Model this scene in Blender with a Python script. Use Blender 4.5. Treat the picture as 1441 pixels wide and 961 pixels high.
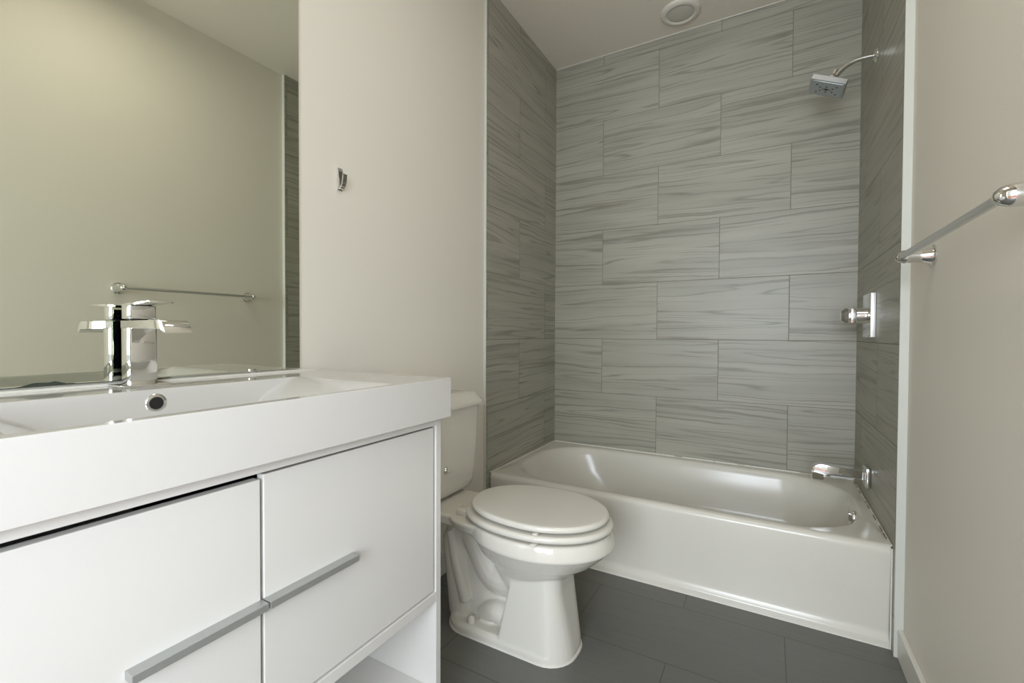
import bpy, bmesh, math, random
from mathutils import Vector, Matrix

for o in list(bpy.data.objects): bpy.data.objects.remove(o)
S = bpy.context.scene
C = S.collection

# ------------------------------------------------------------------ camera
CAM = (1.13578, -2.53309, 0.97503)
YAW, PIT, ROL, FPX = 0.516006, -0.017552, 0.00399, 638.634
cd = bpy.data.cameras.new('camera'); cam = bpy.data.objects.new('camera', cd); C.objects.link(cam)
fw = Vector((-math.sin(YAW)*math.cos(PIT), math.cos(YAW)*math.cos(PIT), math.sin(PIT)))
rt = Vector((math.cos(YAW), math.sin(YAW), 0)); up = rt.cross(fw)
r2 = rt*math.cos(ROL)+up*math.sin(ROL); u2 = -rt*math.sin(ROL)+up*math.cos(ROL)
M = Matrix((r2, u2, -fw)).transposed().to_4x4(); M.translation = Vector(CAM)
cam.matrix_world = M
cd.sensor_width = 36; cd.lens = FPX*36/1441; cd.clip_start = 0.02
S.camera = cam

# ------------------------------------------------------------------ view, world, lights
S.view_settings.view_transform = 'Standard'; S.view_settings.look = 'None'
S.view_settings.gamma = 1; S.view_settings.use_curve_mapping = False
S.view_settings.exposure = 0.19
wd = bpy.data.worlds.new('sky'); S.world = wd; wd.use_nodes = True
wd.node_tree.nodes['Background'].inputs[0].default_value = (0.75, 0.85, 1, 1)
wd.node_tree.nodes['Background'].inputs[1].default_value = 1.0

def area(name, loc, target, sx, sy, power, col):
    l = bpy.data.lights.new(name, 'AREA'); l.shape = 'RECTANGLE'; l.size = sx; l.size_y = sy
    l.energy = power; l.color = col
    o = bpy.data.objects.new(name, l); C.objects.link(o); o.location = loc
    o.rotation_euler = (Vector(target)-Vector(loc)).to_track_quat('-Z', 'Y').to_euler()
    return o
# added daylight lamps at unseen windows, shining in through the open doorway
area('added_window_daylight', (1.15, -4.12, 1.30), (1.15, -3.0, 1.20), 1.1, 1.3, 60, (0.835, 0.915, 1.0))
area('added_side_window_daylight', (2.26, -3.42, 1.45), (1.3, -2.95, 1.35), 0.9, 1.2, 52, (0.81, 0.905, 1.0))
# round ceiling lamp of the bathroom, near the door
area('ceiling_lamp_light', (0.95, -1.75, 2.50), (0.95, -1.75, 0), 0.36, 0.36, 3.5, (1.0, 0.92, 0.80))

# ------------------------------------------------------------------ node helpers
def newmat(name):
    m = bpy.data.materials.new(name); m.use_nodes = True
    nt = m.node_tree; b = nt.nodes['Principled BSDF']
    return m, nt, b
def math_n(nt, op, a, b=None, c=None):
    n = nt.nodes.new('ShaderNodeMath'); n.operation = op
    for i, v in enumerate((a, b, c)):
        if v is None: continue
        if isinstance(v, (int, float)): n.inputs[i].default_value = v
        else: nt.links.new(v, n.inputs[i])
    return n.outputs[0]
def mix_n(nt, f, a, b):
    n = nt.nodes.new('ShaderNodeMix'); n.data_type = 'RGBA'
    for s, v in ((n.inputs[0], f), (n.inputs[6], a), (n.inputs[7], b)):
        if isinstance(v, (int, float)): s.default_value = v
        elif isinstance(v, tuple): s.default_value = (*v, 1)
        else: nt.links.new(v, s)
    return n.outputs[2]
def noise_n(nt, vec, scale, detail=2, rough=.5, dist=0):
    n = nt.nodes.new('ShaderNodeTexNoise'); nt.links.new(vec, n.inputs['Vector'])
    n.inputs['Scale'].default_value = scale; n.inputs['Detail'].default_value = detail
    n.inputs['Roughness'].default_value = rough; n.inputs['Distortion'].default_value = dist
    return n.outputs['Fac']
def ramp_n(nt, fac, stops):
    n = nt.nodes.new('ShaderNodeValToRGB'); nt.links.new(fac, n.inputs[0])
    e = n.color_ramp.elements
    while len(e) < len(stops): e.new(.5)
    for i, (p, v) in enumerate(stops):
        e[i].position = p; e[i].color = (v, v, v, 1) if isinstance(v, (int, float)) else (*v, 1)
    return n.outputs[0]
def comb(nt, x, y, z):
    n = nt.nodes.new('ShaderNodeCombineXYZ')
    for i, v in enumerate((x, y, z)):
        if isinstance(v, (int, float)): n.inputs[i].default_value = v
        else: nt.links.new(v, n.inputs[i])
    return n.outputs[0]
def bump_n(nt, b, h, strength, dist):
    n = nt.nodes.new('ShaderNodeBump'); n.inputs['Strength'].default_value = strength
    n.inputs['Distance'].default_value = dist; nt.links.new(h, n.inputs['Height'])
    nt.links.new(n.outputs[0], b.inputs['Normal'])
def objxyz(nt):
    t = nt.nodes.new('ShaderNodeTexCoord'); s = nt.nodes.new('ShaderNodeSeparateXYZ')
    nt.links.new(t.outputs['Object'], s.inputs[0])
    return t.outputs['Object'], s.outputs

def plain(name, col, rough=.5, metal=0, coat=0, tex=0.02, nscale=9, bump=0, bscale=300, spec=.5):
    m, nt, b = newmat(name)
    v, xyz = objxyz(nt)
    f = noise_n(nt, v, nscale, 3)
    c = mix_n(nt, f, tuple(x*(1-tex) for x in col), tuple(min(1, x*(1+tex)) for x in col))
    nt.links.new(c, b.inputs['Base Color'])
    b.inputs['Roughness'].default_value = rough; b.inputs['Metallic'].default_value = metal
    b.inputs['Coat Weight'].default_value = coat; b.inputs['Coat Roughness'].default_value = .04
    b.inputs['Specular IOR Level'].default_value = spec
    if bump: bump_n(nt, b, noise_n(nt, v, bscale, 2), bump, .001)
    return m

# 12x24 inch wall tile with long horizontal veins; axis = which coordinate runs along the wall
ROW, TL, Z0 = 0.31149, 0.6127, 0.94641
def tile_mat(name, axis, offA, offB, sign=1, base=(.402, .390, .325), seed=0):
    m, nt, b = newmat(name)
    v, xyz = objxyz(nt)
    u = xyz[axis]
    if sign < 0: u = math_n(nt, 'MULTIPLY', u, -1)
    z = xyz[2]
    rz = math_n(nt, 'DIVIDE', math_n(nt, 'SUBTRACT', z, Z0-20*ROW), ROW)
    rid = math_n(nt, 'FLOOR', rz); rf = math_n(nt, 'FRACT', rz)
    par = math_n(nt, 'MODULO', rid, 2)                      # 0 = even row
    off = math_n(nt, 'ADD', math_n(nt, 'MULTIPLY', par, offB-offA), offA-20*TL)
    cu = math_n(nt, 'DIVIDE', math_n(nt, 'SUBTRACT', u, off), TL)
    cid = math_n(nt, 'FLOOR', cu); cf = math_n(nt, 'FRACT', cu)
    du = math_n(nt, 'MULTIPLY', math_n(nt, 'MINIMUM', cf, math_n(nt, 'SUBTRACT', 1, cf)), TL)
    dz = math_n(nt, 'MULTIPLY', math_n(nt, 'MINIMUM', rf, math_n(nt, 'SUBTRACT', 1, rf)), ROW)
    d = math_n(nt, 'MINIMUM', du, dz)
    grout = math_n(nt, 'LESS_THAN', d, 0.00125)
    wn = nt.nodes.new('ShaderNodeTexWhiteNoise'); wn.noise_dimensions = '3D'
    nt.links.new(comb(nt, rid, cid, seed+.5), wn.inputs['Vector'])
    sp = nt.nodes.new('ShaderNodeSeparateColor'); nt.links.new(wn.outputs['Color'], sp.inputs[0])
    r1, r2_, r3 = sp.outputs
    # tile-local coordinates, shifted per tile; veins lean very slightly
    uu = math_n(nt, 'ADD', u, math_n(nt, 'MULTIPLY', r1, 37))
    lean = math_n(nt, 'MULTIPLY', math_n(nt, 'SUBTRACT', r3, .5), .10)
    zz = math_n(nt, 'ADD', math_n(nt, 'ADD', z, math_n(nt, 'MULTIPLY', cf, math_n(nt, 'MULTIPLY', lean, .5))), math_n(nt, 'MULTIPLY', r2_, 11))
    warp = noise_n(nt, comb(nt, math_n(nt, 'MULTIPLY', uu, 1.7), math_n(nt, 'MULTIPLY', zz, 3.5), 0), 1, 2, .5)
    jit = noise_n(nt, comb(nt, math_n(nt, 'MULTIPLY', uu, 11), math_n(nt, 'MULTIPLY', zz, 22), 2), 1, 3, .6)
    zw = math_n(nt, 'ADD', math_n(nt, 'ADD', zz, math_n(nt, 'MULTIPLY', warp, .045)), math_n(nt, 'MULTIPLY', jit, .010))
    wav = noise_n(nt, comb(nt, math_n(nt, 'MULTIPLY', uu, .30), math_n(nt, 'MULTIPLY', zw, 13), 3), 1, 1.3, .55)
    # thin dark strokes along levels of the field, some fading softly to one side
    vein = ramp_n(nt, wav, [(.32, 0), (.372, .3), (.382, .95), (.391, 0), (.445, 0), (.453, .85), (.461, 0), (.503, .0), (.513, 1), (.54, .28), (.56, .0), (.593, .0), (.602, .9), (.612, .0), (.65, .0), (.658, .7), (.70, .2)])
    brk = ramp_n(nt, noise_n(nt, comb(nt, math_n(nt, 'MULTIPLY', uu, 2.6), math_n(nt, 'MULTIPLY', zw, 18), 9), 1, 2), [(.34, .15), (.52, 1)])
    veinm = math_n(nt, 'MULTIPLY', vein, brk)
    fine = noise_n(nt, comb(nt, math_n(nt, 'MULTIPLY', uu, 2.2), math_n(nt, 'MULTIPLY', zw, 120), 5), 1, 3, .6)
    cloud = noise_n(nt, comb(nt, math_n(nt, 'MULTIPLY', uu, 1.4), math_n(nt, 'MULTIPLY', zw, 12), 7), 1, 2)
    lite = tuple(x*1.06 for x in base); dark = tuple(x*.90 for x in base)
    c = mix_n(nt, ramp_n(nt, cloud, [(.35, 0), (.65, 1)]), dark, lite)
    c = mix_n(nt, math_n(nt, 'MULTIPLY', ramp_n(nt, fine, [(.5, 0), (.75, 1)]), .22), c, tuple(x*.74 for x in base))
    c = mix_n(nt, math_n(nt, 'MULTIPLY', veinm, .82), c, (base[0]*.48, base[1]*.47, base[2]*.45))
    c = mix_n(nt, math_n(nt, 'MULTIPLY', r1, .10), c, tuple(x*.8 for x in base))
    c = mix_n(nt, math_n(nt, 'MULTIPLY', grout, .95), c, (base[0]*.47, base[1]*.45, base[2]*.42))
    nt.links.new(c, b.inputs['Base Color'])
    nt.links.new(math_n(nt, 'ADD', math_n(nt, 'MULTIPLY', grout, .4), .40), b.inputs['Roughness'])
    h = math_n(nt, 'MINIMUM', math_n(nt, 'DIVIDE', d, .003), 1)
    bump_n(nt, b, h, .35, .0012)
    return m

def floor_mat():
    m, nt, b = newmat('dark_floor_tile')
    v, xyz = objxyz(nt)
    R, T = .3115, .612
    ry = math_n(nt, 'DIVIDE', math_n(nt, 'ADD', xyz[1], .84+20*R), R)
    rid = math_n(nt, 'FLOOR', ry); rf = math_n(nt, 'FRACT', ry)
    par = math_n(nt, 'MODULO', rid, 2)
    off = math_n(nt, 'ADD', math_n(nt, 'MULTIPLY', par, -.303), .88-20*T)
    cu = math_n(nt, 'DIVIDE', math_n(nt, 'SUBTRACT', xyz[0], off), T)
    cf = math_n(nt, 'FRACT', cu); cid = math_n(nt, 'FLOOR', cu)
    du = math_n(nt, 'MULTIPLY', math_n(nt, 'MINIMUM', cf, math_n(nt, 'SUBTRACT', 1, cf)), T)
    dy = math_n(nt, 'MULTIPLY', math_n(nt, 'MINIMUM', rf, math_n(nt, 'SUBTRACT', 1, rf)), R)
    d = math_n(nt, 'MINIMUM', du, dy); g = math_n(nt, 'LESS_THAN', d, .0014)
    wn = nt.nodes.new('ShaderNodeTexWhiteNoise'); nt.links.new(comb(nt, rid, cid, 1), wn.inputs['Vector'])
    st = noise_n(nt, comb(nt, math_n(nt, 'MULTIPLY', xyz[0], 5), math_n(nt, 'MULTIPLY', xyz[1], 60), 0), 1, 4, .65)
    c = mix_n(nt, st, (.115, .115, .103), (.165, .165, .150))
    c = mix_n(nt, math_n(nt, 'MULTIPLY', wn.outputs['Value'], .3), c, (.165, .165, .15))
    c = mix_n(nt, g, c, (.075, .074, .066))
    nt.links.new(c, b.inputs['Base Color']); b.inputs['Roughness'].default_value = .42
    bump_n(nt, b, math_n(nt, 'ADD', math_n(nt, 'MINIMUM', math_n(nt, 'DIVIDE', d, .003), 1), math_n(nt, 'MULTIPLY', st, .15)), .3, .001)
    return m

paint = plain('warm_white_wall_paint', (.815, .770, .680), .62, tex=.015, nscale=3, bump=.06, bscale=260)
ceilp = plain('ceiling_paint', (.80, .75, .65), .8, tex=.015, nscale=3, bump=.04)
trimp = plain('white_trim_paint', (.74, .72, .66), .35)
edgem = plain('pale_edge_profile', (.66, .67, .61), .3)
caulkm = plain('white_silicone', (.80, .77, .70), .4, tex=.06, nscale=30)
stainm = plain('dirty_gap', (.26, .22, .17), .9, tex=.4, nscale=60)
lacquer = plain('white_lacquer', (.73, .71, .675), .22, tex=.006, coat=.2)
slabm = plain('white_solid_surface', (.67, .65, .62), .10, tex=.006, coat=.3)
china = plain('white_vitreous_china', (.765, .735, .66), .10, tex=.008, coat=.25)
seatm = plain('white_seat_enamel', (.77, .745, .67), .13, tex=.008, coat=.3)
enamel = plain('white_tub_enamel', (.725, .695, .62), .20, tex=.012, coat=0)
chrome = plain('polished_chrome', (.80, .80, .79), .05, 1, tex=.01)
satin = plain('satin_chrome', (.78, .78, .78), .30, 1, tex=.01)
alum = plain('brushed_aluminium', (.50, .51, .50), .45, .75, tex=.03, nscale=60)
black = plain('dark_recess', (.012, .012, .012), .6)
rubber = plain('dark_rubber_nozzle', (.04, .05, .055), .5)
facem = plain('pale_blue_grey_spray_face', (.42, .46, .48), .35, .3)
lensm = plain('frosted_lens', (.60, .575, .51), .45)
fixt = plain('white_fixture_plastic', (.76, .73, .65), .4)
mirm = plain('mirror_glass', (.79, .815, .725), .0, 1, tex=0.0)
mirb = plain('mirror_edge_wear', (.035, .045, .03), .6, tex=.4, nscale=80)
wood = plain('reddish_wood_floor', (.30, .11, .055), .35, tex=.35, nscale=14)
hallp = plain('adjoining_room_paint', (.62, .61, .58), .7)
floorm = floor_mat()
tile_back = tile_mat('veined_tile_back', 0, 0.60283, 0.29580, 1, seed=1)
tile_left = tile_mat('veined_tile_left', 1, -0.148, -0.455, 1, seed=4)
tile_right = tile_mat('veined_tile_right', 1, -0.148, -0.455, 1, seed=9)

# ------------------------------------------------------------------ mesh helpers
def link(name, bm, mat, parent=None, smooth=None, mats=None):
    bmesh.ops.recalc_face_normals(bm, faces=bm.faces)
    org = Vector((0, 0, 0))
    if parent is not None:
        p = parent
        while p.parent: p = p.parent
        org = p.location
    for v in bm.verts: v.co -= org
    me = bpy.data.meshes.new(name); bm.to_mesh(me); bm.free()
    me.materials.append(mat)
    for x in (mats or []): me.materials.append(x)
    if smooth is not None:
        for p_ in me.polygons: p_.use_smooth = True
        me.set_sharp_from_angle(angle=math.radians(smooth))
    o = bpy.data.objects.new(name, me); C.objects.link(o)
    if parent is not None: o.parent = parent
    return o
def thing(name, label, cat, loc, group=None):
    o = bpy.data.objects.new(name, None); C.objects.link(o); o.location = loc
    o.empty_display_size = .05
    o['label'] = label; o['category'] = cat
    if group: o['group'] = group
    return o
def tag(o, label, cat): o['label'] = label; o['category'] = cat; return o
def struct(name, bm, m, mats=None, smooth=None):
    o = link(name, bm, m, None, smooth, mats); o['kind'] = 'structure'; return o
def box(bm, x0, x1, y0, y1, z0, z1, bev=0, seg=2):
    r = bmesh.ops.create_cube(bm, size=1)
    vs = r['verts']
    for v in vs:
        v.co = Vector((x0+(v.co.x+.5)*(x1-x0), y0+(v.co.y+.5)*(y1-y0), z0+(v.co.z+.5)*(z1-z0)))
    if bev:
        es = list({e for v in vs for e in v.link_edges})
        bmesh.ops.bevel(bm, geom=es, offset=bev, segments=seg, profile=.5, affect='EDGES')
    return bm
def B(*a, **k): return box(bmesh.new(), *a, **k)
def rrect(x0, x1, y0, y1, rx, z, ry=None, k=8, m=6):
    """rounded rectangle ring, counter-clockwise, always 4*(k+m) points"""
    ry = rx if ry is None else ry
    pts = []
    cs = [((x1-rx, y1-ry), 0), ((x0+rx, y1-ry), 90), ((x0+rx, y0+ry), 180), ((x1-rx, y0+ry), 270)]
    arcs = [[(cx+rx*math.cos(math.radians(a+90*i/(k-1))), cy+ry*math.sin(math.radians(a+90*i/(k-1)))) for i in range(k)] for (cx, cy), a in cs]
    for q in range(4):
        pts += arcs[q]
        a, b = arcs[q][-1], arcs[(q+1) % 4][0]
        for j in range(1, m+1):
            t = j/(m+1); pts.append((a[0]+(b[0]-a[0])*t, a[1]+(b[1]-a[1])*t))
    return [Vector((x, y, z)) for x, y in pts]
def loft(bm, rings, cap0=True, cap1=True, closed=True):
    vr = [[bm.verts.new(p) for p in r] for r in rings]
    n = len(rings[0])
    for a, b in zip(vr, vr[1:]):
        for i in range(n if closed else n-1):
            j = (i+1) % n
            bm.faces.new((a[i], a[j], b[j], b[i]))
    if cap0: bm.faces.new(list(reversed(vr[0])))
    if cap1: bm.faces.new(vr[-1])
    return vr
def frame_at(d):
    d = d.normalized(); h = Vector((0, 0, 1)) if abs(d.z) < .9 else Vector((1, 0, 0))
    a = h.cross(d).normalized(); return a, d.cross(a)
def lathe(bm, p, axis, prof, n=32, cap0=True, cap1=True):
    """prof: list of (distance along axis, radius)"""
    axis = Vector(axis).normalized(); a, b = frame_at(axis); p = Vector(p)
    rings = [[p+axis*t+(a*math.cos(2*math.pi*i/n)+b*math.sin(2*math.pi*i/n))*max(r, 1e-5) for i in range(n)] for t, r in prof]
    loft(bm, rings, cap0, cap1); return bm
def tube(bm, pts, r, n=16):
    pts = [Vector(p) for p in pts]; rings = []
    rs = r if isinstance(r, (list, tuple)) else [r]*len(pts)
    prev = None
    for i, p in enumerate(pts):
        d = (pts[min(i+1, len(pts)-1)]-pts[max(i-1, 0)]).normalized()
        if prev is None: a, b = frame_at(d)
        else:
            a = (prev-d*prev.dot(d)).normalized(); b = d.cross(a)
        prev = a
        rings.append([p+(a*math.cos(2*math.pi*j/n)+b*math.sin(2*math.pi*j/n))*rs[i] for j in range(n)])
    loft(bm, rings); return bm
def spline(pts, n=8):
    P = [Vector(p) for p in pts]; out = []
    for i in range(len(P)-1):
        p0, p1, p2, p3 = P[max(i-1, 0)], P[i], P[i+1], P[min(i+2, len(P)-1)]
        for j in range(n):
            t = j/n
            out.append(.5*((2*p1)+(-p0+p2)*t+(2*p0-5*p1+4*p2-p3)*t*t+(-p0+3*p1-3*p2+p3)*t**3))
    return out+[P[-1]]
def prism_y(bm, poly, y0, y1, bev=0):
    """poly of (x,z) extruded along y"""
    a = [bm.verts.new((x, y0, z)) for x, z in poly]; b = [bm.verts.new((x, y1, z)) for x, z in poly]
    n = len(poly)
    fs = [bm.faces.new(a), bm.faces.new(list(reversed(b)))]
    for i in range(n): bm.faces.new((a[i], b[i], b[(i+1) % n], a[(i+1) % n]))
    if bev:
        es = list({e for f in fs for e in f.edges})
        bmesh.ops.bevel(bm, geom=es, offset=bev, segments=2, profile=.5, affect='EDGES')
    return bm

# ------------------------------------------------------------------ room shell
W, H = 1.47598, 2.56192
YT = -.775            # where the wall tile ends
PL, PR = -.010, W+.021   # painted wall planes (tile stands proud of them)
YF = -2.75            # front wall (with doorway)
struct('floor', B(-.12, W+.14, YF-.12, .10, -.06, 0), floorm)
struct('ceiling', B(-.12, W+.14, YF-.12, .10, H, H+.08), ceilp)
struct('wall_back', B(-.12, W+.14, 0, .10, 0, H), tile_back)
struct('wall_left', B(-.12, PL, YF-.12, YT, 0, H), paint)
struct('wall_alcove_left', B(-.12, 0, YT, 0, 0, H), tile_left)
struct('wall_right', B(PR, W+.14, YF-.12, YT, 0, H), paint)
struct('wall_alcove_right', B(W, W+.14, YT, 0, 0, H), tile_right)
bm = bmesh.new()      # doorway at its right end, where the camera stands
box(bm, PL, .60, YF-.12, YF, 0, H); box(bm, .60, PR-.02, YF-.12, YF, 2.06, H); box(bm, PR-.02, PR, YF-.12, YF, 0, H)
struct('wall_front', bm, paint)
struct('trim_1', B(PL, .0015, YT-.003, YT+.0005, 0.0, H, bev=.0008), edgem)
struct('trim_2', B(W-.0015, PR, YT-.004, YT+.0005, 0.0, H, bev=.0008), edgem)
struct('baseboard_right', B(PR-.014, PR, YF, YT-.006, 0, .088, bev=.003), trimp)
struct('baseboard_left', B(PL, PL+.013, -1.655, YT-.005, 0, .088, bev=.003), trimp)
# adjoining room beyond the doorway, its unseen windows added to carry the daylight
AX0, AX1, AY0, AY1 = -.6, 2.36, -4.2, YF-.12
bm = bmesh.new()
box(bm, AX0-.1, AX0, AY0, AY1, 0, 2.6)
box(bm, AX0-.1, -.12, AY1, AY1+.12, 0, 2.6); box(bm, W+.14, AX1+.1, AY1, AY1+.12, 0, 2.6)
box(bm, AX0-.1, .55, AY0-.1, AY0, 0, 2.6); box(bm, 1.75, AX1+.1, AY0-.1, AY0, 0, 2.6)
box(bm, .55, 1.75, AY0-.1, AY0, 0, .65); box(bm, .55, 1.75, AY0-.1, AY0, 2.25, 2.6)
box(bm, AX1, AX1+.1, AY0, -3.92, 0, 2.6); box(bm, AX1, AX1+.1, -2.92, AY1, 0, 2.6)
box(bm, AX1, AX1+.1, -3.92, -2.92, 0, .5); box(bm, AX1, AX1+.1, -3.92, -2.92, 2.1, 2.6)
struct('wall_adjoining_room', bm, hallp)
struct('floor_adjoining_room', B(AX0-.1, AX1+.1, AY0-.1, AY1, -.06, 0), wood)
struct('ceiling_adjoining_room', B(AX0-.1, AX1+.1, AY0-.1, AY1, 2.6, 2.68), hallp)
bm = bmesh.new()
for a in ((.55, .60, .65, 2.25), (1.70, 1.75, .65, 2.25), (.60, 1.70, .65, .70), (.60, 1.70, 2.20, 2.25)):
    box(bm, a[0], a[1], AY0-.08, AY0-.02, a[2], a[3])
struct('added_window_1', bm, trimp)  # frame of the added, unseen rear window
bm = bmesh.new()
for a in ((-3.92, -3.87, .5, 2.1), (-2.97, -2.92, .5, 2.1), (-3.87, -2.97, .5, .55), (-3.87, -2.97, 2.05, 2.1)):
    box(bm, AX1+.02, AX1+.08, a[0], a[1], a[2], a[3])
struct('added_window_2', bm, trimp)  # frame of the added, unseen side window that brightens the vanity end
struct('trim_3', B(.001, W-.001, -.006, -.0005, H-.004, H-.0002, bev=.001), trimp)

# ------------------------------------------------------------------ bathtub
HT, TY = .3209, -.7417
tub = thing('bathtub', 'white alcove bathtub with a plain apron, set between the three tiled walls', 'bathtub', (W/2, TY/2, 0))
bm = bmesh.new()
e = .002
X0, X1, Y1 = e, W-e, -e
ix0, ix1, iy0, iy1 = .050, 1.430, -.702, -.050
R = []
def orr(y, z, r=.006): return rrect(X0, X1, y, Y1, r, z)
R.append(orr(TY, .0)); R.append(orr(TY, .020)); R.append(orr(TY+.002, .026)); R.append(orr(TY+.010, .034)); R.append(orr(TY+.012, .050))
R.append(orr(TY+.006, .16)); R.append(orr(TY+.002, .26)); R.append(orr(TY, HT-.026))
for i in range(1, 7):
    a = math.radians(90*i/6); R.append(orr(TY+.022*(1-math.cos(a)), HT-.022+.022*math.sin(a)-.0*i))
def inr(g, z, r=.25, gl=None, gr=None):
    return rrect(ix0+(gl if gl is not None else g), ix1-(gr if gr is not None else g), iy0+g, iy1-g, r, z, k=8)
R.append(inr(-.012, HT+.0005, .262)); R.append(inr(-.004, HT-.001, .254)); R.append(inr(.002, HT-.006, .25)); R.append(inr(.010, HT-.018, .245)); R.append(inr(.016, HT-.04, .24, .020, .014))
R.append(inr(.030, .20, .22, .07, .022)); R.append(inr(.045, .12, .20, .14, .035)); R.append(inr(.065, .075, .18, .20, .055)); R.append(inr(.10, .055, .15, .27, .09)); R.append(inr(.17, .048, .12, .36, .17))
loft(bm, R, cap0=False, cap1=True)
t_ = link('shell', bm, enamel, tub, 50)
bm = bmesh.new()   # caulk beads against the walls
box(bm, .0, W, -.007, -.0005, HT-.001, HT+.005, bev=.0015); box(bm, .0005, .007, TY+.004, -.004, HT-.001, HT+.005, bev=.0015)
box(bm, W-.0065, W-.0005, TY+.004, -.004, HT-.001, HT+.004, bev=.0015)
box(bm, W-.005, W-.0005, TY-.004, TY+.002, 0.0, HT-.006, bev=.0015); box(bm, .05, W-.005, TY-.004, TY+.001, 0, .005, bev=.0015)
cb = link('caulk_bead', bm, caulkm, tub)
random.seed(5)
def stain(*a): o = link('caulk_stain', B(*a), stainm, tub); o['label'] = 'dark worn patch in the sealant line'
x = .62
while x < W-.03:
    l = random.uniform(.008, .05); h = random.uniform(.0005, .002)
    if random.random() < .45: stain(x, min(x+l, W-.01), -.0085, -.006, HT+.0030, HT+.0035+h)
    x += l+random.uniform(.01, .05)
y = -.05
while y > TY+.05:
    l = random.uniform(.01, .05)
    if random.random() < .75: stain(W-.0085, W-.006, y-l, y, HT+.003, HT+.0056)
    y -= l+random.uniform(.006, .03)
bm = bmesh.new(); lathe(bm, (1.420, -.43, .288), (-1, 0, .12), [(0, .026), (.006, .026), (.010, .023), (.0105, .0)], 28)
ov = link('overflow_plate', bm, satin, tub, 40)
bm = bmesh.new(); box(bm, 1.401, 1.412, -.437, -.425, .276, .306, bev=.003); link('trip_lever', bm, chrome, ov, 40)

# ------------------------------------------------------------------ tub spout
sp = thing('tub_spout', 'chrome squared bath spout low on the right tiled wall above the tub deck', 'faucet', (W, -.35, .43))
YS = -.345
link('escutcheon', B(W-.016, W-.001, YS-.038, YS+.038, .392, .468, bev=.004), chrome, sp, 40)
poly = [(W-.014, .452), (1.318, .460)]
for i in range(7):
    a = math.radians(90+90*i/6); poly.append((1.318+.028*math.cos(a), .432+.028*math.sin(a)))
poly += [(1.290, .398), (1.330, .398), (1.332, .415), (1.336, .424), (1.344, .428), (1.37, .428), (W-.014, .418)]
link('spout_body', prism_y(bmesh.new(), poly, YS-.021, YS+.021, bev=.003), chrome, sp, 30)
link('diverter_slot', B(1.352, 1.43, YS-.012, YS+.012, .414, .4195, bev=.001), alum, sp)

# ------------------------------------------------------------------ shower valve
vz, vy = 1.049, -.345
sv = thing('shower_valve', 'chrome shower control with square plate on the right tiled wall', 'shower control', (W, vy, vz))
pl_ = link('wall_plate', B(W-.017, W-.0005, vy-.0755, vy+.083, vz-.083, vz+.083, bev=.002, seg=3), chrome, sv, 40)
link('plate_edge_glint', B(W-.0165, W-.001, vy-.0775, vy-.0752, vz-.082, vz+.082, bev=.0008), plain('painted_edge_glint', (.95, .95, .94), .5, .85, tex=.01), pl_, 40)  # added strip; near-white colour stands in for daylight glinting off the plate side
link('barrel', lathe(bmesh.new(), (W-.016, vy, vz), (-1, 0, 0), [(0, .031), (.002, .030), (.032, .029), (.035, .028), (.0355, 0)], 40), chrome, sv, 40)
hb = link('handle_block', B(W-.070, W-.0505, vy-.028, vy+.028, vz-.028, vz+.028, bev=.002), chrome, sv, 40)
bm = bmesh.new()
loft(bm, [[Vector((xx, p.x, p.y)) for p in rrect(vy-s, vy+s, vz-s, vz+s, s*.25, 0, k=4, m=2)] for xx, s in ((W-.069, .014), (W-.075, .014), (W-.076, .026), (W-.088, .029), (W-.098, .020), (W-.0985, .01))])
link('handle_knob', bm, chrome, hb, 30)

# ------------------------------------------------------------------ shower head and arm
sh = thing('shower', 'square chrome shower head on a bent arm high on the right tiled wall', 'shower head', (W, -.345, 2.05))
ya = -.345
link('wall_flange', lathe(bmesh.new(), (W-.0005, ya, 2.034), (-1, 0, 0), [(0, .026), (.003, .025), (.008, .016), (.010, .0115)], 28), chrome, sh, 40)
arm = spline([(W-.004, ya, 2.034), (1.425, ya, 2.034), (1.392, ya, 2.026), (1.364, ya, 2.006), (1.348, ya, 1.988)], 6)
link('arm', tube(bmesh.new(), arm, .0098, 18), chrome, sh, 50)
th = math.radians(25); ax = Vector((math.sin(th), 0, math.cos(th)))      # back normal of the head
hc = Vector((1.319, ya, 1.946)); exv = Vector((math.cos(th), 0, -math.sin(th))); eyv = Vector((0, 1, 0))
def hp(a, b, c): return hc+exv*a+eyv*b+ax*c
def headring(h, c, r=.004): return [hp(p.x, p.y, c) for p in rrect(-h, h, -h, h, r, 0, k=4, m=2)]
bm = bmesh.new(); loft(bm, [headring(.060, 0), headring(.0625, .002), headring(.0625, .020), headring(.060, .0225), headring(.030, .0245)])
hd = link('head_body', bm, alum, sh, 30)
bm = bmesh.new(); loft(bm, [headring(.057, -.0012), headring(.0575, .0005)])
fa = link('spray_face', bm, facem, hd, 30); fa['label'] = 'blue-grey spray face with dark nozzles'
bm = bmesh.new()
for a, b, r in [(0, 0, .0080), (-.035, -.03, .0042), (-.022, -.012, .0034), (-.035, .03, .0038), (-.022, .014, .0034), (.035, -.03, .0038), (.022, -.012, .0034), (.035, .03, .0038), (.022, .014, .0034), (0, -.02, .0034), (0, .02, .0034), (-.012, 0, .003), (.012, 0, .003)]:
    lathe(bm, hp(a, b, -.0008), -ax, [(0, r), (.0016, r*.8)], 12)
link('nozzle_cluster', bm, rubber, hd)
bm = bmesh.new(); lathe(bm, hp(0, 0, .022), ax, [(0, .024), (.008, .023), (.009, .014), (.016, .0135), (.02, .016), (.027, .016), (.033, .011), (.05, .0115)], 24)
link('swivel_joint', bm, chrome, sh, 40)

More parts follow.
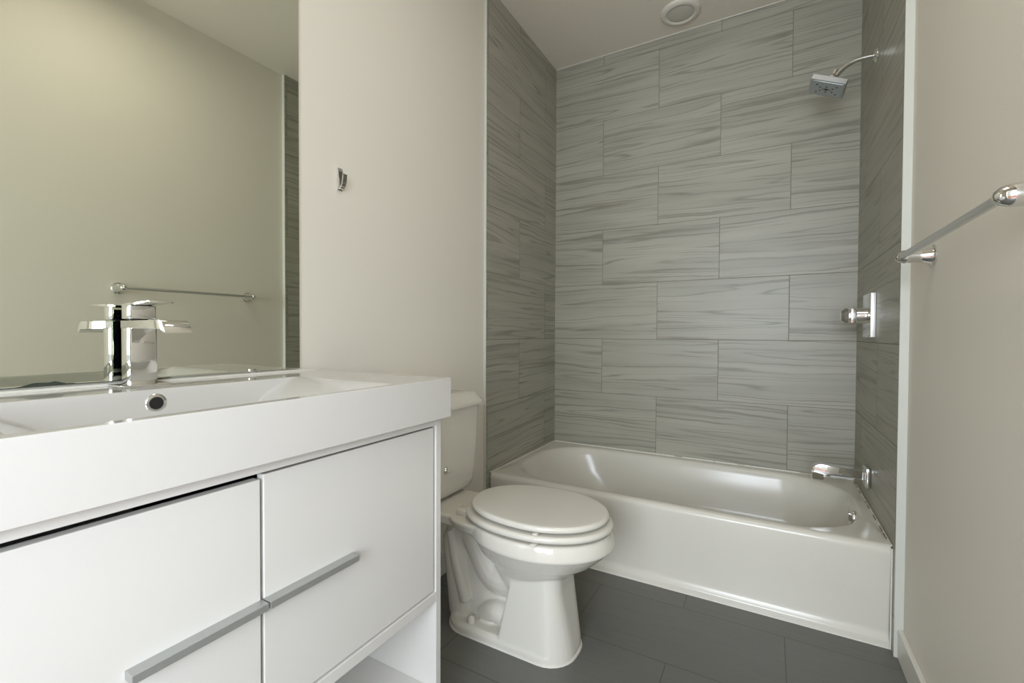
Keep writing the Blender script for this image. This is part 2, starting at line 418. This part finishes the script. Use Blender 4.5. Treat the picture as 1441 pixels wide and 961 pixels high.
# ------------------------------------------------------------------ round ceiling fixtures
def ceil_fixture(x, y, label, lit):
    t = thing('ceiling_light', label, 'ceiling light', (x, y, H))
    link('trim_ring', lathe(bmesh.new(), (x, y, H), (0, 0, -1), [(-.0, .094), (.006, .093), (.012, .086), (.015, .074), (.0145, .066), (.009, .063), (.008, .062)], 56, cap1=False), fixt, t, 60)
    link('lens', lathe(bmesh.new(), (x, y, H-.004), (0, 0, -1), [(0, .064), (.006, .063), (.0095, .05), (.011, .025), (.0112, 0)], 48), lensm, t, 60)
ceil_fixture(.735, -.160, 'round white ceiling fixture above the bathtub', False)

# ------------------------------------------------------------------ towel bar on the right wall
BX, BZ = PR-.066, 1.178
tb = thing('towel_bar', 'chrome towel bar mounted on the painted right wall', 'towel bar', (PR, -1.3, BZ))
for yy in (-1.003, -1.602):
    bm = bmesh.new()
    lathe(bm, (PR, yy, BZ), (-1, 0, 0), [(.0005, .0265), (.004, .0265), (.006, .022), (.022, .0175), (.040, .0165), (.052, .0172), (.062, .0165), (.072, .0125), (.078, .006), (.079, 0)], 36)
    link('post', bm, chrome, tb, 50)
bm = bmesh.new(); tube(bm, [(BX, -.993, BZ), (BX, -1.612, BZ)], .0078, 20)
link('bar', bm, satin, tb, 50)

# ------------------------------------------------------------------ robe hook on the left wall
rh = thing('robe_hook', 'small chrome robe hook on the white wall between mirror and tiles', 'hook', (PL, -1.58, 1.44))
def strap(pts, w, t, mat, name, par):
    """bent strap in the x-z plane, width w along y"""
    P = spline(pts, 6); bm = bmesh.new(); rings = []
    for i, p in enumerate(P):
        d = (P[min(i+1, len(P)-1)]-P[max(i-1, 0)]).normalized(); n = Vector((d.z, 0, -d.x)); h = w/2
        rings.append([p+n*t/2+Vector((0, -h, 0)), p+n*t/2+Vector((0, h, 0)), p-n*t/2+Vector((0, h, 0)), p-n*t/2+Vector((0, -h, 0))])
    loft(bm, rings); return link(name, bm, mat, par, 40)
strap([(PL+.003, -1.585, 1.474), (PL+.005, -1.585, 1.462), (PL+.006, -1.585, 1.44), (PL+.005, -1.585, 1.42), (PL+.003, -1.585, 1.408)], .016, .005, chrome, 'backplate', rh)
strap([(PL+.005, -1.585, 1.4125), (PL+.013, -1.585, 1.4125), (PL+.020, -1.585, 1.422), (PL+.0245, -1.585, 1.438), (PL+.026, -1.585, 1.453)], .014, .004, chrome, 'hook_arm', rh)

# ------------------------------------------------------------------ wall mirror
MZ = .8765
mi = thing('wall_mirror', 'large frameless mirror on the left wall behind the sink', 'mirror', (PL, -2.15, MZ))
link('glass', B(PL+.0005, -.001, -2.56, -1.7265, MZ, 2.00, bev=.0006), mirm, mi)
link('clip', B(-.0012, .0035, -1.868, -1.852, MZ-.004, MZ+.006, bev=.001), chrome, mi, 40)
bm = bmesh.new(); random.seed(8); n = 60
top = []; 
for i in range(n+1):
    y = -2.50+.46*i/n
    e_ = max(0, math.sin(i*.41)+.6*math.sin(i*.17+2)+random.uniform(-.3, .3))
    top.append((y, MZ+.0010+.0042*e_))
vv = [(bm.verts.new((-.00085, y, MZ)), bm.verts.new((-.00085, y, z))) for y, z in top]
v2 = [(bm.verts.new((-.0004, y, MZ)), bm.verts.new((-.0004, y, z))) for y, z in top]
for a, b in zip(vv, vv[1:]): bm.faces.new((a[0], b[0], b[1], a[1]))
for a, b in zip(v2, v2[1:]): bm.faces.new((a[0], a[1], b[1], b[0])); 
for i in range(n):
    bm.faces.new((vv[i][1], vv[i+1][1], v2[i+1][1], v2[i][1])); bm.faces.new((vv[i][0], v2[i][0], v2[i+1][0], vv[i+1][0]))
bm.faces.new((vv[0][0], vv[0][1], v2[0][1], v2[0][0])); bm.faces.new((vv[n][0], v2[n][0], v2[n][1], vv[n][1]))
o = link('silvering_damage', bm, mirb, mi); o['label'] = 'blackened silvering along the lower edge'

# ------------------------------------------------------------------ vanity cabinet
VY0, VY1 = -2.555, -1.668
FX = .449
vc = thing('vanity_cabinet', 'white bathroom vanity cabinet with two handled doors over an open shelf', 'cabinet', (.22, -2.11, 0))
link('side_panel', B(.002, FX, VY1-.018, VY1, 0, .7745, bev=.0012), lacquer, vc)
link('side_panel', B(.002, FX, VY0, VY0+.018, 0, .7745, bev=.0012), lacquer, vc)
link('top_rail', B(.40, FX, VY0+.018, VY1-.018, .756, .7745, bev=.001), lacquer, vc)
link('bottom_rail', B(.002, FX, VY0+.018, VY1-.018, .333, .356, bev=.001), lacquer, vc)
link('back_panel', B(.002, .012, VY0+.018, VY1-.018, .10, .756), lacquer, vc)
link('open_shelf', B(.012, FX-.006, VY0+.018, VY1-.018, .100, .120, bev=.001), lacquer, vc)
YM = -2.1105
def door(y0, y1, z0, z1, xf, hy0, hy1):
    d = link('door', B(xf-.018, xf, y0, y1, z0, z1, bev=.0015), lacquer, vc)
    h = link('handle', B(xf-.0005, xf+.020, hy0, hy1, .544, .5555, bev=.0008), alum, d); h['label'] = 'grey metal bar handle'
door(YM+.0025, VY1-.0235, .3595, .7515, FX-.003, YM+.001, YM+.177)
door(VY0+.022, YM-.0025, .3595, .7455, FX-.003, YM-.176, YM-.0015)
link('inner_divider', B(.02, FX-.03, YM-.008, YM+.008, .356, .740), black, vc)

# ------------------------------------------------------------------ sink top
st = thing('sink_countertop', 'glossy white rectangular sink top with an integral basin on the vanity', 'sink', (.24, -2.11, .775))
bm = bmesh.new()
SX0, SX1, SY0, SY1, SZ0, SZ1 = -.0005+.0015, .4745, -2.565, -1.660, .7755, .8685
def so(g, z): return rrect(SX0+g, SX1-g, SY0+g, SY1-g, .003, z, k=8, m=10)
bx0, bx1, by0, by1 = .138, .4525, -2.385, -1.835
def si(gx, gy, z, r=.012): return rrect(bx0+gx, bx1-gx, by0+gy, by1-gy, r, z, k=8, m=10)
R = [so(.06, SZ0+.0), so(.0012, SZ0), so(0, SZ0+.0012), so(0, SZ1-.0015), so(.0004, SZ1-.0005), so(.0015, SZ1),
     si(-.002, -.006, SZ1, .014), si(-.0005, -.002, SZ1-.0006), si(.001, .008, SZ1-.003), si(.002, .026, SZ1-.010), si(.003, .052, SZ1-.022), si(.005, .078, SZ1-.036),
     si(.009, .092, SZ1-.048), si(.018, .120, SZ1-.056), si(.035, .15, SZ1-.060), si(.08, .2, SZ1-.062)]
loft(bm, R, cap0=False)
sl = link('basin_slab', bm, slabm, st, 28)
for p_ in sl.data.polygons:
    c_ = p_.center+Vector((.24, -2.11, .775))
    if c_.x > SX1-.0012 or c_.x < SX0+.0012 or c_.y > SY1-.0012 or c_.y < SY0+.0012 or abs(p_.normal.z) > .999: p_.use_smooth = False
bm = bmesh.new(); lathe(bm, (bx0+.0025, -2.126, .8425), (1, 0, .05), [(0, .0175), (.002, .0175), (.0038, .015), (.0036, .0115), (.0022, .011)], 32, cap1=False)
og = link('overflow_ring', bm, chrome, st, 40)
bm = bmesh.new(); lathe(bm, (bx0+.0025, -2.126, .8425), (1, 0, .05), [(.001, .0112), (.0026, .0112)], 24); link('overflow_hole', bm, black, og)
bm = bmesh.new(); lathe(bm, (.295, -2.11, SZ1-.0615), (0, 0, 1), [(0, .032), (.002, .031), (.003, .026), (.005, .024), (.006, .0)], 32); link('drain_stopper', bm, chrome, st, 40)
bm = bmesh.new(); box(bm, .0008, .006, -2.555, SY1-.004, SZ1-.0005, SZ1+.0045, bev=.001)
link('caulk_bead', bm, caulkm, st)

# ------------------------------------------------------------------ faucet
fc = thing('basin_faucet', 'chrome waterfall basin faucet standing on the sink top before the mirror', 'faucet', (.041, -2.112, SZ1))
f0, f1, fz = -2.134, -2.090, SZ1
link('base_plate', B(.010, .078, -2.152, -2.072, fz, fz+.004, bev=.001), chrome, fc)
link('body', B(.020, .062, f0, f1, fz+.003, .985, bev=.0018), chrome, fc, 30)
poly = [(.018, .9975), (.172, .9975)]
for i in range(1, 7):
    a = math.radians(90-90*i/6); poly.append((.172+.022*math.cos(a), .9755+.022*math.sin(a)))
poly += [(.195, .9735), (.187, .9735), (.184, .979), (.178, .9820), (.018, .9820)]
link('spout', prism_y(bmesh.new(), poly, f0, f1, bev=.001), chrome, fc, 30)
link('neck', lathe(bmesh.new(), (.041, -2.112, .996), (0, 0, 1), [(0, .014), (.005, .014)], 24), black, fc)
hbk = link('handle_block', B(.020, .062, f0+.001, f1-.001, 1.0005, 1.027, bev=.0018), chrome, fc, 30)
poly = [(.016, 1.026), (.016, 1.0305), (.06, 1.0325), (.128, 1.0345), (.134, 1.033), (.134, 1.0305), (.06, 1.0275)]
link('lever', prism_y(bmesh.new(), poly, f0+.002, f1-.002, bev=.0008), chrome, hbk, 30)

# ------------------------------------------------------------------ toilet
TC = -1.245
tl = thing('toilet', 'white two piece toilet with closed lid between the vanity and the bathtub', 'toilet', (.33, TC, 0))
def egg(xb, xf, hw, z, n=56, sq=2.0, widest=.42):
    """egg outline: xb back, xf front, half width hw, widest point fraction from the back"""
    xc = xb+(xf-xb)*widest; pts = []
    for i in range(n):
        a = 2*math.pi*i/n; c, s = math.cos(a), math.sin(a)
        ax_ = (xf-xc) if c > 0 else (xc-xb)
        k = 2/sq if c <= 0 else 2/2.0
        pts.append(Vector((xc+ax_*math.copysign(abs(c)**k, c), TC+hw*math.copysign(abs(s)**k, s), z)))
    return pts
bm = bmesh.new()
# bowl
loft(bm, [egg(.38, .57, .080, .18), egg(.36, .60, .093, .228), egg(.335, .640, .120, .258, widest=.5), egg(.305, .690, .151, .290, widest=.5), egg(.285, .728, .172, .325, widest=.5), egg(.275, .738, .179, .336, widest=.5),
          egg(.268, .7455, .1835, .342, widest=.5), egg(.266, .7450, .183, .350, widest=.5), egg(.262, .743, .181, .362, widest=.5), egg(.258, .739, .178, .376, widest=.5), egg(.260, .734, .174, .384, widest=.5)])
# rear deck, flaring into the bowl
loft(bm, [rrect(.02, .36, TC-.100, TC+.100, .03, .340), rrect(.02, .36, TC-.112, TC+.112, .03, .352), rrect(.02, .36, TC-.116, TC+.116, .03, .378), rrect(.023, .357, TC-.112, TC+.112, .03, .384)])
loft(bm, [egg(.20, .50, .085, .33), egg(.19, .50, .135, .352), egg(.185, .50, .146, .378), egg(.19, .50, .142, .384)])
# pedestal front
loft(bm, [rrect(.42, .638, TC-.101, TC+.101, .080, .0, k=8), rrect(.42, .636, TC-.100, TC+.100, .080, .03), rrect(.43, .620, TC-.094, TC+.094, .062, .12), rrect(.44, .606, TC-.091, TC+.091, .05, .20), rrect(.45, .60, TC-.091, TC+.091, .05, .285)])
loft(bm, [rrect(.410, .555, TC-.101, TC+.101, .006, .0), rrect(.412, .553, TC-.100, TC+.100, .006, .03), rrect(.430, .545, TC-.094, TC+.094, .006, .12), rrect(.448, .540, TC-.091, TC+.091, .006, .20), rrect(.455, .54, TC-.089, TC+.089, .006, .27)])
# central web behind the pedestal
loft(bm, [rrect(.20, .48, TC-.048, TC+.048, .03, 0), rrect(.20, .48, TC-.040, TC+.040, .03, .12), rrect(.20, .48, TC-.034, TC+.034, .03, .34)])
# foot plate
loft(bm, [rrect(.190, .638, TC-.104, TC+.104, .090, .0), rrect(.190, .638, TC-.104, TC+.104, .090, .022), rrect(.200, .628, TC-.094, TC+.094, .085, .034)])
# trapway
def blob(pts, rs):
    tube(bm, spline(pts, 5), [v for i in range(len(rs)-1) for v in [rs[i]+(rs[i+1]-rs[i])*j/5 for j in range(5)]]+[rs[-1]], 20)
blob([(.45, TC, .20), (.36, TC, .19), (.30, TC, .27), (.245, TC, .315), (.205, TC, .26), (.215, TC, .16), (.235, TC, .03)], [.080, .070, .066, .060, .062, .062, .068])
blob([(.46, TC-.050, .070), (.385, TC-.048, .080), (.32, TC-.030, .05)], [.038, .036, .028])
blob([(.46, TC+.050, .070), (.385, TC+.048, .080), (.32, TC+.030, .05)], [.038, .036, .028])
for s in (-1, 1): blob([(.20, TC+s*.046, .305), (.225, TC+s*.054, .20), (.262, TC+s*.052, .08)], [.020, .018, .020])
bowl = link('bowl', bm, china, tl, 60)
rm = bowl.modifiers.new('remesh', 'REMESH'); rm.mode = 'VOXEL'; rm.voxel_size = .0033; rm.use_smooth_shade = True
sm = bowl.modifiers.new('smooth', 'SMOOTH'); sm.factor = .5; sm.iterations = 5
link('bolt_cap', lathe(bmesh.new(), (.300, TC-.077, .032), (0, 0, 1), [(0, .0135), (.012, .0125), (.020, .009), (.0225, .0)], 20), china, tl, 60)
link('bolt_cap', lathe(bmesh.new(), (.300, TC+.077, .032), (0, 0, 1), [(0, .0135), (.012, .0125), (.020, .009), (.0225, .0)], 20), china, tl, 60)
bm = bmesh.new(); loft(bm, [rrect(.1865, .6425, TC-.1065, TC+.1065, .091, .0005), rrect(.1875, .641, TC-.105, TC+.105, .090, .006)])
link('floor_caulk', bm, caulkm, tl)
# seat and lid
def solid_egg(z0, z1, xb, xf, hw, r, dome=0, sq=2.6, w=.46):
    bm = bmesh.new(); R = []
    for i in range(5):
        a = math.radians(90*i/4); g = r*(1-math.sin(a)); R.append(egg(xb+g, xf-g, hw-g, z0+r*(1-math.cos(a)), sq=sq, widest=w))
    for i in range(6):
        a = math.radians(90*i/5); g = r*(1-math.cos(a)); R.append(egg(xb+g, xf-g, hw-g, z1-r+r*math.sin(a), sq=sq, widest=w))
    for f in (.08, .2, .4, .65):
        R.append(egg(xb+r+(xf-xb)*f*.45, xf-r-(xf-xb)*f*.5, (hw-r)*(1-f*.97), z1+dome*math.sin(math.radians(90*f/.65)), sq=sq, widest=w))
    loft(bm, R); return bm
seat = link('seat', solid_egg(.3915, .4105, .262, .741, .177, .0088, sq=2.3, w=.52), seatm, tl, 60)
lid = link('lid', solid_egg(.4175, .4360, .280, .728, .166, .0088, dome=.002, sq=2.25, w=.54), seatm, tl, 60)
for s in (-1, 1):
    link('hinge', B(.252, .292, TC+s*.080-.018, TC+s*.080+.018, .382, .4035, bev=.005, seg=3), seatm, tl, 60)
for xx, zz, nm in ((.62, .4140, lid), (.63, .3880, seat)):
    # bumpers showing at the near side of the seat
    a = .60
    link('bumper', B(.565, .580, TC-(.1635 if nm is lid else .1745), TC-.150, zz-.0025, zz+.0025, bev=.0008), seatm, nm)
# tank
def tk(z, g=0, xf=.175, hw=.19): return rrect(.004+g*.2, xf-g, TC-hw+g, TC+hw-g, .045, z)
bm = bmesh.new()
loft(bm, [tk(.3905, .0, .135, .125), tk(.395, 0, .147, .145), tk(.408, 0, .156, .160), tk(.43, 0, .160, .168), tk(.50, 0, .163, .176), tk(.60, 0, .166, .184), tk(.706, 0, .170, .190)])
tank = link('tank', bm, china, tl, 40)
bm = bmesh.new()
def tl_(z, g=0): return rrect(.002+g*.3, .182-g, TC-.202+g, TC+.202-g, .045, z)
loft(bm, [tl_(.706, .008), tl_(.7075, .001), tl_(.714, 0), tl_(.720, .001), tl_(.742, .016), tl_(.747, .021), tl_(.749, .028)])
link('tank_lid', bm, china, tl, 40)
bm = bmesh.new(); lathe(bm, (.163, TC-.036, .498), (1, 0, 0), [(0, .0135), (.004, .0135), (.007, .011), (.0075, .0075), (.016, .007), (.0165, 0)], 24)
fl = link('flush_fitting', bm, chrome, tl, 40); fl['label'] = 'small round chrome fitting'
